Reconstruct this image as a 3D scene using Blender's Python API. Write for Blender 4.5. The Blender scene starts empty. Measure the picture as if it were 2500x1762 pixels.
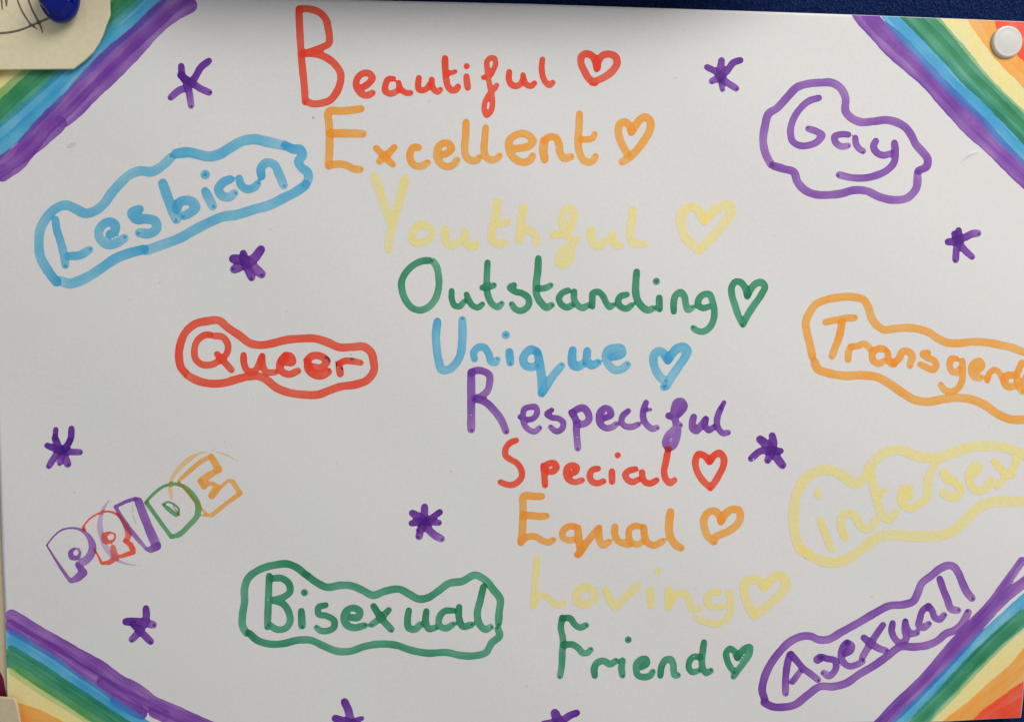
import bpy, math, random
import numpy as np
from mathutils import Matrix, Vector
random.seed(4); rng = np.random.default_rng(4)
scene = bpy.context.scene
COL = scene.collection
# one unit = 10 cm; the board stands upright in the XZ plane, the camera looks along +Y
scene.unit_settings.scale_length = 0.1
# ---------------------------------------------------------------- camera
LENS = 28.0
RV = np.array([0.0678, 0.0638, -0.0034]); TV = np.array([0.1169, -0.0883, -3.2645])
def rotm(r):
    th = np.linalg.norm(r); k = r/th
    K = np.array([[0,-k[2],k[1]],[k[2],0,-k[0]],[-k[1],k[0],0]])
    return np.eye(3)+math.sin(th)*K+(1-math.cos(th))*K@K
B2W = np.array([[1,0,0],[0,0,-1],[0,1,0]], float)      # board frame (x, up, out) -> world
RC = B2W @ rotm(RV).T
CAM = B2W @ (-rotm(RV).T @ TV)
cd = bpy.data.cameras.new('camera'); cam = bpy.data.objects.new('camera', cd); COL.objects.link(cam)
cd.lens = LENS; cd.sensor_width = 36; cd.clip_start = 0.05; cd.clip_end = 200
m = Matrix.Identity(4)
for i in range(3):
    for j in range(3): m[i][j] = RC[i, j]
    m[i][3] = CAM[i]
cam.matrix_world = m; scene.camera = cam
# ---------------------------------------------------------------- light: soft room light from upper right
w = bpy.data.worlds.new('World'); scene.world = w; w.use_nodes = True
bg = w.node_tree.nodes['Background']; bg.inputs[0].default_value = (0.96, 0.98, 1.0, 1); bg.inputs[1].default_value = 0.33
def lamp(name, loc, tgt, size, power, col):
    ld = bpy.data.lights.new(name, 'AREA'); ld.shape = 'RECTANGLE'; ld.size = size[0]; ld.size_y = size[1]
    ld.energy = power; ld.color = col
    o = bpy.data.objects.new(name, ld); COL.objects.link(o)
    o.location = loc; o.rotation_euler = (Vector(tgt)-Vector(loc)).to_track_quat('-Z', 'Y').to_euler()
    return o
lamp('ceiling_light', (6.5, -7.0, 8.0), (0.6, 0, 0), (7.0, 6.0), 1330, (1.0, 0.965, 0.90))
scene.view_settings.view_transform = 'Standard'; scene.view_settings.look = 'None'
scene.view_settings.exposure = 0.0; scene.view_settings.gamma = 1.0
# ---------------------------------------------------------------- geometry helpers
F = 2500*LENS/36
def unproject(px, py, out):
    """points of the plane `out` units in front of the board plane, seen at photo coordinates"""
    px = np.asarray(px, float); py = np.asarray(py, float)
    d = np.stack([(px-1250)/F, (881-py)/F, -np.ones_like(px)], -1) @ RC.T
    t = (-np.asarray(out, float)-CAM[1])/d[..., 1]
    return CAM + d*t[..., None]
def tag(o, **k):
    for a, b in k.items(): o[a] = b
    return o
def empty(name, loc, **k):
    o = bpy.data.objects.new(name, None); COL.objects.link(o); o.location = loc; o.empty_display_size = .1
    return tag(o, **k)
def mesh_obj(name, verts, faces, mat, parent=None, smooth=True, colors=None, **k):
    me = bpy.data.meshes.new(name)
    verts = np.asarray(verts, float)
    if parent is not None: verts = verts-np.array(parent.location)
    me.from_pydata(verts.tolist(), [], faces if isinstance(faces, list) else faces.tolist())
    if smooth: me.polygons.foreach_set('use_smooth', [True]*len(me.polygons))
    if colors is not None:
        a = me.color_attributes.new('ink', 'FLOAT_COLOR', 'POINT')
        c = np.ones((len(verts), 4), np.float32); c[:, :3] = colors
        a.data.foreach_set('color', c.ravel())
    me.update()
    o = bpy.data.objects.new(name, me); COL.objects.link(o)
    if mat: me.materials.append(mat)
    if parent is not None: o.parent = parent
    return tag(o, **k)
# ---------------------------------------------------------------- materials
def new_mat(name):
    m = bpy.data.materials.new(name); m.use_nodes = True; nt = m.node_tree
    return m, nt, nt.nodes, nt.links, nt.nodes['Principled BSDF']
def paper_mat(name, base, grain=0.03, ink=False, rough=0.75, bump=0.05, blotch=0.015, gscale=90):
    m, nt, N, L, P = new_mat(name)
    P.inputs['Roughness'].default_value = rough
    P.inputs['Specular IOR Level'].default_value = 0.25
    tc = N.new('ShaderNodeTexCoord')
    n1 = N.new('ShaderNodeTexNoise'); n1.inputs['Scale'].default_value = gscale; n1.inputs['Detail'].default_value = 6
    n2 = N.new('ShaderNodeTexNoise'); n2.inputs['Scale'].default_value = 2.3; n2.inputs['Detail'].default_value = 3
    for n in (n1, n2): L.new(tc.outputs['Object'], n.inputs['Vector'])
    r1 = N.new('ShaderNodeMapRange'); r1.inputs[1].default_value = .25; r1.inputs[2].default_value = .75
    r1.inputs[3].default_value = 1-grain; r1.inputs[4].default_value = 1+grain
    L.new(n1.outputs[0], r1.inputs[0])
    # slow drift between slightly pink and slightly green white
    mx = N.new('ShaderNodeMix'); mx.data_type = 'RGBA'
    mx.inputs[6].default_value = (1+blotch, 1-blotch*.5, 1-blotch*.2, 1); mx.inputs[7].default_value = (1-blotch, 1+blotch*.4, 1-blotch*.6, 1)
    r2 = N.new('ShaderNodeMapRange'); r2.inputs[1].default_value = .35; r2.inputs[2].default_value = .65
    L.new(n2.outputs[0], r2.inputs[0]); L.new(r2.outputs[0], mx.inputs[0])
    v1 = N.new('ShaderNodeVectorMath'); v1.operation = 'SCALE'; L.new(mx.outputs[2], v1.inputs[0]); L.new(r1.outputs[0], v1.inputs['Scale'])
    v2 = N.new('ShaderNodeVectorMath'); v2.operation = 'MULTIPLY'; L.new(v1.outputs[0], v2.inputs[0]); v2.inputs[1].default_value = base
    out = v2.outputs[0]
    if ink:
        at = N.new('ShaderNodeAttribute'); at.attribute_name = 'ink'
        v3 = N.new('ShaderNodeVectorMath'); v3.operation = 'MULTIPLY'
        L.new(out, v3.inputs[0]); L.new(at.outputs['Color'], v3.inputs[1]); out = v3.outputs[0]
    L.new(out, P.inputs['Base Color'])
    b = N.new('ShaderNodeBump'); b.inputs['Strength'].default_value = bump; b.inputs['Distance'].default_value = 0.004
    L.new(n1.outputs[0], b.inputs['Height']); L.new(b.outputs[0], P.inputs['Normal'])
    return m
WHITE = (0.797, 0.785, 0.787)
M_PAPER = paper_mat('white_card', WHITE)
M_INK = paper_mat('marker_ink_on_card', WHITE, grain=0.05, ink=True, rough=0.6)
CREAM = (0.80, 0.715, 0.50)
M_CREAM = paper_mat('cream_card', CREAM, grain=0.06, gscale=45, bump=.12, blotch=.02)
M_PENCIL = paper_mat('pencil_on_cream_card', CREAM, grain=0.06, ink=True, gscale=45)
BEIGE = (0.62, 0.53, 0.365)
M_BEIGE = paper_mat('beige_card', BEIGE, grain=0.06, gscale=45, bump=.12, blotch=.02)
M_PAINT = paper_mat('paint_on_beige_card', BEIGE, grain=0.06, ink=True, gscale=45)
# ---------------------------------------------------------------- stroke engine
# dye left by one pass of each pen on white card (light returned relative to the bare card, linear RGB; the bright felt-tips fluoresce a little)
DYE = {'red': (1.10, .165, .10), 'orange': (1.13, .575, .155), 'yellow': (1.11, 1.0, .50),
       'green': (.115, .46, .28), 'leaf': (.36, .66, .28), 'lime': (.15, .47, .19), 'blue': (.25, .675, .93),
       'purple': (.385, .17, .62), 'lilac': (.55, .32, .75), 'grey': (.45, .47, .50), 'pencil': (.26, .24, .26),
       'magenta': (.25, .012, .12), 'stain': (.80, .72, .66)}
WET = {'red': .30, 'orange': .35, 'yellow': .30, 'green': .45, 'leaf': .25, 'lime': .2, 'blue': .55, 'purple': .50,
       'lilac': .3, 'grey': .3, 'pencil': .2, 'magenta': .2, 'stain': .2}
CELL = 2.2
OVER = {'purple': .22, 'yellow': .22, 'blue': .2, 'orange': .22, 'red': .18, 'green': .25}
def parse(txt, ox, oy, s):
    out = []
    for ln in txt.strip().splitlines():
        t = ln.split()
        if t[0] == 'v':
            a = np.array(t[1:], float).reshape(-1, 3); p = a[:, :2]; wd = a[:, 2]
        elif t[0] == 'p':                        # straight runs with hard corners
            a = np.array(t[1:], float).reshape(-1, 3); q = []
            for u, v in zip(a[:-1], a[1:]):
                n = max(2, int(np.hypot(*(v-u)[:2])/s/4)); q += [u+(v-u)*k/n for k in range(n)]
            a = np.array(q+[a[-1]]); p = a[:, :2]; wd = a[:, 2]
        else:
            a = np.array(t[1:], float).reshape(-1, 2); p = a; wd = np.full(len(a), float(t[0]))
        out.append((p/s+np.array([ox, oy]), wd/s/2))
    return out
def smooth_path(p, r, step=1.6):
    """centripetal-ish Catmull-Rom through the traced points, evenly resampled"""
    if len(p) == 1:
        return p.copy(), r.copy(), np.zeros(1)
    P = np.vstack([2*p[0]-p[1], p, 2*p[-1]-p[-2]]); pts = []; rr = []
    for i in range(len(p)-1):
        n = max(3, int(np.linalg.norm(p[i+1]-p[i])/step)); t = np.linspace(0, 1, n, endpoint=False)[:, None]
        a, b, c, d = P[i], P[i+1], P[i+2], P[i+3]
        l0, l1, l2 = [max(1e-3, np.linalg.norm(u)) for u in (b-a, c-b, d-c)]
        m1 = (c-b)+( (b-a)*l1/l0-(c-b) )*l1/(l0+l1); m2 = (c-b)+((d-c)*l1/l2-(c-b))*l1/(l1+l2)
        h = (2*t**3-3*t**2+1)*b+(t**3-2*t**2+t)*m1+(-2*t**3+3*t**2)*c+(t**3-t**2)*m2
        pts.append(h); rr.append(r[i]+(r[i+1]-r[i])*t[:, 0])
    pts.append(p[-1:]); rr.append(r[-1:])
    pts = np.vstack(pts); rr = np.concatenate(rr)
    s = np.concatenate([[0], np.cumsum(np.linalg.norm(np.diff(pts, axis=0), axis=1))])
    return pts, rr, s
class DyeMap:
    """lattice over a sheet that records how much dye every pen stroke left at each point"""
    def __init__(self, x0, y0, x1, y1):
        self.x0, self.y0 = x0, y0
        self.nx = int((x1-x0)/CELL)+2; self.ny = int((y1-y0)/CELL)+2
        self.D = {}; self._T = None
    def lay(self, strokes, ink, flat=False, pool=True, strength=1.0):
        """strokes -> union field of this mark; returns arrays used later to build its mesh"""
        recs = []
        for p, r in strokes:
            pts, rr, s = smooth_path(p, r)
            L = s[-1]; ph = rng.uniform(0, 6.28, 6)
            wob = 1+0.022*np.sin(s/17+ph[0])+0.018*np.sin(s/7.1+ph[1])+0.012*np.sin(s/3.7+ph[2])
            if L > 0 and not flat:                       # nib lands and lifts: ends a little narrower
                wob = wob*(1-0.10*np.exp(-s/4)-0.08*np.exp(-(L-s)/4))
            rr = rr*wob
            R = rr.max()+3.2*CELL
            i0 = max(0, int((pts[:, 0].min()-R-self.x0)/CELL)); i1 = min(self.nx-1, int((pts[:, 0].max()+R-self.x0)/CELL)+1)
            j0 = max(0, int((pts[:, 1].min()-R-self.y0)/CELL)); j1 = min(self.ny-1, int((pts[:, 1].max()+R-self.y0)/CELL)+1)
            if i1 <= i0 or j1 <= j0: continue
            X = self.x0+np.arange(i0, i1+1)*CELL; Y = self.y0+np.arange(j0, j1+1)*CELL
            S = np.full((len(Y), len(X)), 99.0); K = np.zeros(S.shape, int)
            for k in range(len(pts)):
                x, y = pts[k]; q = rr[k]+3*CELL
                a0 = max(0, int((x-q-X[0])/CELL)); a1 = min(len(X), int((x+q-X[0])/CELL)+2)
                b0 = max(0, int((y-q-Y[0])/CELL)); b1 = min(len(Y), int((y+q-Y[0])/CELL)+2)
                if a1 <= a0 or b1 <= b0: continue
                sd = np.hypot(X[None, a0:a1]-x, Y[b0:b1, None]-y)-rr[k]
                sub = S[b0:b1, a0:a1]; mk = sd < sub
                sub[mk] = sd[mk]; K[b0:b1, a0:a1][mk] = k
            # dye amount along and across the stroke
            sa = s[K]; wet = WET[ink]
            side = ((X[None, :]-pts[K, 0])*np.cos(ph[3])+(Y[:, None]-pts[K, 1])*np.sin(ph[3]))/rr[K]
            d = 1+wet*0.38*np.sin(sa/41+ph[3])*np.sin(sa/23+ph[4])+wet*0.16*side+wet*0.10*np.sin(side*5+ph[5]+np.sin(sa/30+ph[0]))
            if flat:
                d += wet*0.22*np.sin(side*4+ph[4]+np.sin(sa/90))+wet*.09*np.sin(side*11+ph[1]+np.sin(sa/60+ph[2])) 
            elif L > 0:
                d += wet*0.75*np.exp(-sa/55)-wet*0.55*np.exp(-(L-sa)/16)
            d += 0.10*np.exp(np.minimum(S, 0)/1.6)*(ink != 'yellow')-0.25*np.exp(np.minimum(S, 0)/1.8)*(ink == 'yellow')
            d = d*strength
            if pool and not flat:
                e = pts[-1]; pr = rr[-1]*0.42
                u = (pts[-1]-pts[-min(len(pts), 6)]); u = u/(np.linalg.norm(u)+1e-6)
                nrm = np.array([-u[1], u[0]])*rng.uniform(-.35, .35)*rr[-1]
                e = e+u*rr[-1]*0.25+nrm
                g = np.hypot(X[None, :]-e[0], Y[:, None]-e[1])
                an = np.arctan2(Y[:, None]-e[1], X[None, :]-e[0])
                g = g*(1+.16*np.sin(3*an+ph[0])+.10*np.sin(7*an+ph[1]))
                d += wet*1.9*np.clip((pr-g)/1.3+.5, 0, 1)
            d = np.maximum(d, .15)
            cov = np.clip((1.3*CELL-S)/(0.4*CELL), 0, 1)
            if ink not in self.D: self.D[ink] = np.zeros((self.ny, self.nx), np.float32)
            sub = self.D[ink][j0:j1+1, i0:i1+1]; d = d*cov
            # a later pen partly lifts and hides the colours already there
            for other, DD in self.D.items():
                if other != ink: DD[j0:j1+1, i0:i1+1] *= 1-(.62 if flat else .3)*cov
            # a second pass of the same pen adds only a little: the card is already soaked
            sub[:] = np.maximum(sub, d)+OVER.get(ink, .25)*np.minimum(sub, d)*(0.6 if flat else 1)
            self._T = None
            recs.append((i0, j0, S, K, pts, rr))
        return recs
    @property
    def T(self):
        if self._T is None:
            self._T = np.ones((self.ny, self.nx, 3), np.float32)
            for ink, D in self.D.items():
                mk = D > 0
                self._T[mk] *= np.power(np.array(DYE[ink])[None, :], D[mk][:, None])
            self._T = np.minimum(self._T, 1.2)
        return self._T
    def build(self, name, recs, mat, parent, place, clip=None, **k):
        i0 = min(r[0] for r in recs); j0 = min(r[1] for r in recs)
        i1 = max(r[0]+r[2].shape[1] for r in recs); j1 = max(r[1]+r[2].shape[0] for r in recs)
        S = np.full((j1-j0, i1-i0), 99.0); CX = np.zeros_like(S); CY = np.zeros_like(S); RR = np.ones_like(S)
        for a, b, s, kk, pts, rr in recs:
            sl = (slice(b-j0, b-j0+s.shape[0]), slice(a-i0, a-i0+s.shape[1]))
            mk = s < S[sl]
            S[sl][mk] = s[mk]; CX[sl][mk] = pts[kk, 0][mk]; CY[sl][mk] = pts[kk, 1][mk]; RR[sl][mk] = rr[kk][mk]
        X, Y = np.meshgrid(self.x0+(np.arange(i0, i1))*CELL, self.y0+(np.arange(j0, j1))*CELL)
        ins = S < 0
        cell = ins[:-1, :-1] | ins[1:, :-1] | ins[:-1, 1:] | ins[1:, 1:]
        # move outside corners onto the stroke edge
        o = (S > 0) & (S < 3*CELL); D = np.hypot(X-CX, Y-CY)+1e-9
        PX = np.where(o, CX+(X-CX)/D*RR, X); PY = np.where(o, CY+(Y-CY)/D*RR, Y)
        if clip: PX, PY = clip(PX, PY)
        jj, ii = np.nonzero(cell); W = S.shape[1]
        q = np.stack([jj*W+ii, (jj+1)*W+ii, (jj+1)*W+ii+1, jj*W+ii+1], 1)
        P4 = np.stack([PX.ravel()[q], PY.ravel()[q]], -1)
        area = 0.5*np.abs((P4[:, 2, 0]-P4[:, 0, 0])*(P4[:, 3, 1]-P4[:, 1, 1])-(P4[:, 3, 0]-P4[:, 1, 0])*(P4[:, 2, 1]-P4[:, 0, 1]))
        q = q[area > 0.02]
        used, inv = np.unique(q, return_inverse=True); q = inv.reshape(-1, 4)
        col = self.T[j0:j1, i0:i1].reshape(-1, 3)[used]
        V = place(PX.ravel()[used], PY.ravel()[used])
        return mesh_obj(name, V, q, mat, parent, colors=col, **k)
# marker strokes: (name, label, ink, [(tile x, tile y, scale, "width x y x y ... per line")])
INK = []
def ink(name, label, col, *tiles):
    INK.append((name, label, col, tiles))
S = 4.592
ink('word', 'tall red first word reading Beautiful', 'red', (700,0,S,"""
86 135 100 148 380 168 680 200 1000 208 1148
86 137 103 250 104 370 145 440 225 466 330 478 410 472 488 380 540 270 582 180 605
88 180 605 300 603 360 615 450 652 555 740 605 830 600 930 550 1050 485 1125 390 1158 290 1165 215 1135
82 848 985 920 935 960 875 925 828 870 822 800 870 778 940 800 1010 850 1060 905 1070 960 1045
76 1195 885 1140 890 1108 955 1106 1025 1165 1052 1235 1025
74 1255 930 1268 985 1305 1025 1350 1045 1388 1045
74 1482 875 1474 950 1482 1005 1515 1015 1575 990 1600 950
74 1625 895 1632 970 1660 1015 1695 1032 1722 1008
80 1775 655 1778 780 1790 900 1815 980 1855 1015 1900 1005 1918 975
62 1790 830 1840 820 1888 805
80 2015 860 2022 930 2030 985
76 2018 745"""), (1100,80,S,"""
66 370 503 430 490 480 420 505 340 492 292 450 285 412 320 410 400 425 500 440 600 462 690 470 790 460 860 435 905 405 928 384 890 382 800 415 720 460 660 500 620 516 590
74 658 440 654 520 680 580 725 600 790 570 808 530
72 812 475 825 540 855 585 905 598 940 568
72 1030 300 1022 400 1035 490 1070 560 1105 588 1145 562"""))
ink('heart', 'red heart after the first word', 'red', (1100,80,S,"""
82 1640 410 1625 320 1590 265 1520 238 1468 270 1463 340 1500 430 1555 520 1620 565
84 1645 400 1660 310 1710 255 1780 242 1850 275 1868 330 1820 425 1740 490 1650 535 1590 560"""))
ink('word', 'orange second word reading Excellent', 'orange', (760,230,S,"""
92 560 165 470 178 330 190 200 195 200 350 205 550 200 700 193 808
98 215 440 400 440 578 445
88 200 800 320 785 400 800 470 835 550 845
80 728 605 800 680 860 740 915 790
88 930 598 860 670 800 715 765 755
88 1200 598 1145 600 1112 650 1112 735 1155 795 1230 808 1305 770
88 1440 680 1520 665 1572 605 1545 560 1480 552 1430 590 1408 660 1420 735 1475 795 1550 812 1610 775 1632 740
88 1735 315 1730 480 1720 620 1732 690 1780 738 1850 745 1880 712
84 1955 375 1945 500 1938 620 1960 700 2010 738 2070 728 2110 692"""),(1160,250,S,"""
90 400 520 520 512 610 485 650 440 610 380 530 350 450 370 385 430 380 520 415 600 480 655 550 672 620 645 645 600
104 780 640 765 540 775 430
90 775 425 850 385 900 395 940 470 955 570 1000 625 1075 610
88 1170 130 1165 280 1155 430 1170 560 1210 640 1265 672 1325 650 1350 608
76 1190 415 1270 415 1325 395 1340 355"""))
ink('heart', 'orange heart with a small tail at its tip', 'orange', (1160,250,S,"""
86 1752 340 1730 265 1680 222 1630 240 1606 320 1630 430 1680 530 1712 590
90 1755 335 1800 260 1850 195 1905 165 1960 205 1965 290 1900 420 1820 530 1740 610 1650 668"""))
ink('word', 'pale yellow word reading Youthful', 'yellow', (880,400,S,"""
102 160 140 215 300 290 520 335 640
104 500 170 460 330 410 520 350 720 320 880 315 955
96 740 690 655 685 590 770 580 840 640 888 720 870 800 800 795 735 735 695
94 950 735 955 840 1000 910 1060 905 1110 860
94 1170 760 1182 850 1225 925 1285 918 1300 900
104 1535 425 1525 540 1500 660 1475 790 1490 870 1550 900 1610 885
88 1540 670 1610 665 1650 650
104 1828 490 1810 600 1795 730 1785 858
88 1800 790 1870 735 1925 760 1975 830 1972 888"""), (1340,460,S,"""
96 50 520 150 505 230 450 270 350 275 260 240 215 180 250 150 330 160 420 200 500 245 570 252 680 240 770 190 840 135 855 112 790 150 710 230 640 310 570
98 475 460 478 560 510 630 570 642 635 585
90 715 520 728 600 765 645 805 640
98 940 245 935 340 915 460 915 550 950 610 1060 622"""))
ink('heart', 'large pale yellow heart', 'yellow', (1340,460,S,"""
106 1745 365 1700 280 1620 210 1540 230 1480 320 1490 430 1540 560 1620 640 1680 690
108 1745 365 1830 270 1930 200 2010 182 2050 230 2010 330 1890 480 1760 620 1690 690"""))
ink('word', 'green word reading Outstanding', 'green', (960,600,S,"""
82 410 165 330 170 230 215 150 290 95 400 100 500 140 610 220 700 300 722 390 690 470 600 510 470 508 330 485 230 448 175
72 655 505 658 600 690 670 740 680 795 625
72 822 545 850 610 890 670 950 692 1000 655
78 1058 188 1050 350 1050 480 1070 580 1120 660 1180 685 1215 650
76 1000 468 1060 462 1128 445
78 1355 440 1312 465 1360 510 1440 530 1510 580 1525 640 1490 700 1430 728 1370 710 1330 655
86 1628 140 1622 280 1605 430 1612 560 1660 640 1720 690 1775 665
76 1625 478 1700 475 1765 445
78 1960 500 1895 530 1858 590 1880 650 1950 690 2005 665
78 2030 512 2028 590 2060 655 2120 695 2180 670"""), (1400,620,S,"""
76 213 590 212 510 220 440 280 425 330 470 370 550 410 595 440 575
78 598 455 530 475 500 530 530 590 595 612 650 575
86 710 200 700 320 700 440 720 520 770 590 840 630 890 610
84 962 490 965 615
84 930 307
80 1125 645 1125 540 1150 460 1205 430 1245 480 1260 560 1285 625 1330 605
78 1520 590 1450 605 1400 575 1405 510 1450 460 1520 450 1560 530 1580 640 1570 740 1520 830 1450 870 1380 855 1345 830"""))
ink('heart', 'narrow green heart pointing down', 'green', (1400,620,S,"""
76 1950 475 1920 370 1870 315 1820 310 1775 370 1775 450 1810 570 1850 690 1900 790
78 1950 475 1990 390 2050 330 2110 318 2145 360 2110 450 2020 580 1950 690 1900 790"""))
ink('word', 'sky blue word reading Unique', 'blue', (1040,740,S,"""
98 128 205 112 360 120 500 145 650 180 745 250 745 330 680 385 580 405 450 410 320 408 185
88 545 625 535 560 580 500 650 495 700 560 740 660 780 665 800 635
100 935 545 945 665
96 895 355
100 1240 540 1180 520 1120 560 1090 630 1110 690 1180 715 1240 700
104 1255 560 1275 680 1295 820 1300 950 1298 1010
96 1300 1010 1350 930 1420 820 1520 700
104 1645 525 1638 620 1650 690 1700 710 1760 680
96 1808 535 1808 640 1850 695 1930 665
96 2040 600 2140 595 2200 560 2190 510 2120 500 2040 530 2015 600 2050 690 2130 750 2200 735 2255 690"""))
ink('heart', 'blue heart with a dark dab at its tip', 'blue', (1440,820,S,"""
96 875 275 840 210 780 170 725 205 715 290 740 380 790 460 845 500
98 875 275 930 190 1000 130 1060 125 1095 160 1070 230 990 350 910 470 860 560
84 832 572"""))
ink('word', 'purple word reading Respectful', 'purple', (1120,880,S,"""
96 140 130 140 400 140 770
84 140 130 190 112 260 115 340 160 345 260 320 340 260 395 190 430
88 190 430 290 460 400 560 480 670 530 790
70 690 630 760 660 830 650 880 570 860 520 800 520 740 540 720 620 730 700 780 770 850 795 905 755
70 1042 555 990 600 1040 635 1120 650 1170 690 1160 760 1100 795 1030 745
84 1265 580 1310 660 1320 800 1335 980
86 1270 590 1340 540 1395 530 1450 590 1460 660 1420 700 1380 712 1330 690
80 1620 650 1710 600 1690 550 1640 535 1590 570 1572 640 1590 710 1650 755 1720 745 1760 715
74 1900 565 1840 620 1825 690 1870 735 1950 740 2010 715
76 2100 470 2075 540 2070 650 2110 720 2180 765 2220 750
44 2080 560 2150 548"""), (1440,820,S,"""
88 885 893 940 900 1010 860 1055 775 1030 735 980 740 952 800 950 900 970 990 985 1060 970 1150 930 1230 880 1250 850 1200 870 1130 930 1060 1005 1000
84 1165 905 1150 970 1155 1040 1190 1062 1250 1000 1300 930
74 1300 935 1300 1020 1330 1055 1390 1020
62 1505 745 1475 800
74 1475 800 1440 880 1425 960 1440 1030 1500 1090 1550 1080"""))
ink('word', 'red word reading Special', 'red', (1200,1040,S,"""
74 278 158 220 180 160 250 160 330 210 370 280 410 330 480 340 560 300 620 240 655 160 650 100 625
78 580 440 590 520 598 620 600 660
78 585 460 640 420 700 415 728 460 700 500 640 512
76 870 540 950 500 955 460 910 438 850 465 838 530 860 590 930 625 1015 605
76 1195 475 1130 490 1102 560 1130 620 1190 638 1255 615
80 1350 505 1352 620
76 1415 325
76 1615 480 1540 500 1500 540 1540 610 1580 625 1640 600
78 1688 515 1695 580 1730 630 1780 640 1850 605
80 1980 265 1955 400 1935 510 1960 600 2000 635 2050 605"""))
ink('heart', 'red heart beside the word Special', 'red', (1440,1060,S,"""
76 1340 310 1300 250 1220 222 1185 290 1190 370 1240 480 1300 550 1350 590
78 1345 310 1390 240 1450 208 1500 260 1500 340 1450 450 1390 550 1350 600"""))
ink('word', 'orange word reading Equal', 'orange', (1200,1040,S,"""
88 565 785 480 785 360 785 355 900 352 1020 345 1180 330 1305
86 350 1000 450 1000 540 1010 615 1005
80 330 1290 420 1235 500 1240 570 1280 640 1300 690 1275
80 930 1120 860 1125 800 1180 800 1240 860 1275 930 1270"""), (1200,1060,S,"""
88 970 1045 975 1130 985 1220 985 1330 965 1345
84 975 1345 1050 1240 1130 1130 1200 1050
84 1205 1045 1205 1120 1215 1190 1250 1240 1315 1205
86 1385 1030 1385 1130 1420 1190 1490 1220 1550 1230
76 1670 1030 1610 1025 1550 1060 1540 1140 1560 1200 1650 1230 1690 1200
84 1710 1040 1715 1130 1750 1210 1810 1240 1920 1195"""), (1440,1060,S,"""
96 905 865 890 1000 890 1090 920 1180 980 1250 1020 1270"""))
ink('heart', 'rounded orange heart beside the word Equal', 'orange', (1440,1060,S,"""
84 1470 980 1450 900 1390 855 1320 880 1278 960 1290 1060 1330 1150 1400 1200
86 1470 980 1520 890 1600 838 1670 850 1690 920 1650 1010 1560 1080 1470 1120 1410 1150 1385 1205"""))
ink('word', 'pale yellow word reading Loving', 'yellow', (1260,1340,S,"""
80 235 100 220 300 210 450 195 640
76 200 620 240 540 300 515 370 550 430 610 500 625 535 600
100 820 440 750 425 680 500 680 570 740 620 820 600 880 530 870 470 810 430
96 1010 465 1060 570 1120 650 1200 560 1290 480 1365 405
96 1505 460 1510 630
84 1590 245
96 1710 450 1715 655
90 1720 620 1780 520 1860 490 1920 520 1945 600 1970 660 2050 665"""), (1500,1340,S,"""
86 1170 480 1100 480 1045 540 1050 610 1110 645 1220 640
84 1285 480 1305 600 1300 720 1240 800 1150 835 1040 820 960 790 915 760"""))
ink('heart', 'pale yellow heart touching the word Loving', 'yellow', (1500,1340,S,"""
104 1685 430 1640 360 1550 340 1470 370 1455 460 1480 580 1520 660 1575 740
104 1685 430 1740 360 1820 300 1890 310 1925 390 1890 470 1800 560 1700 650 1560 740"""))
ink('word', 'green word reading Friend', 'green', (1340,1460,S,"""
78 150 215 135 330 158 450 150 620 145 750 125 870
78 165 218 240 225 290 290 350 325 415 300
78 175 520 260 515 330 555 380 610 430 610 468 575
82 515 865 510 780 550 715 610 700 690 735 750 700
80 825 695 815 780 825 860
80 890 462
78 1040 770 1100 720 1090 680 1040 680 985 730 980 800 1000 860 1070 880 1140 860 1165 820
80 1250 865 1265 760 1310 690 1360 680 1395 740 1400 810 1415 860 1445 860
74 1690 655 1620 655 1575 710 1570 780 1610 825 1670 812
78 1740 490 1725 600 1715 700 1730 790 1765 835 1815 810"""))
ink('heart', 'small green heart after the word Friend', 'green', (1340,1460,S,"""
72 2110 665 2080 590 2030 562 1992 600 2000 690 2030 760 2075 820
74 2115 670 2150 610 2200 560 2250 545 2250 610 2200 700 2130 790 2070 875"""))
Z=4.494
ink('cloud_outline', 'purple wavy cloud outline around Gay', 'purple', (1820,170,Z,"""
88 1895 1110 1990 1060 1998 980 1940 900 1870 820 1820 720 1760 640 1660 580 1560 555 1400 570 1260 575 1160 530 1105 470 1095 300 1040 200 960 150 820 145 700 155 560 200 480 280 400 370 340 430 260 480 215 620 195 780 220 920 280 1040
88 305 1055 420 1090 530 1125 570 1230 650 1320 780 1372 900 1375 1050 1360 1180 1325 1320 1330 1480 1400 1620 1430 1780 1405 1870 1310 1890 1130"""))
ink('word', 'purple word reading Gay inside a cloud outline', 'purple', (1820,170,Z,"""
80 805 312 700 345 600 430 520 560 495 700 520 790 600 835 700 830 790 790 840 720 780 680 690 650
76 1130 715 1060 710 975 740 990 800 1060 845 1125 835
76 1205 750 1215 820 1250 870 1290 895
82 1430 785 1405 840 1440 910 1510 940 1600 920
84 1635 805 1645 920 1630 1020 1560 1100 1440 1160 1300 1190 1160 1185 1030 1155"""))
ink('cloud_outline', 'purple cloud outline around Asexual crossing the corner rainbow', 'purple', (1820,1380,Z,"""
86 215 1470 185 1380 205 1240 270 1090 370 950 480 840 620 775 720 775 800 810 900 810 1050 730 1250 620 1420 520 1580 440 1740 425 1840 390 1890 300 1930 200 2040 110 2150 25 2237 -3 2290 15 2330 70 2385 197 2430 290 2485 357
86 205 1500 300 1545 420 1550 530 1530 680 1420 820 1325 960 1325 1100 1290 1250 1190 1420 1090 1560 990 1700 890 1860 890 2000 870 2110 820 2200 745 2288 712 2355 665 2405 590 2443 512"""))
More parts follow.
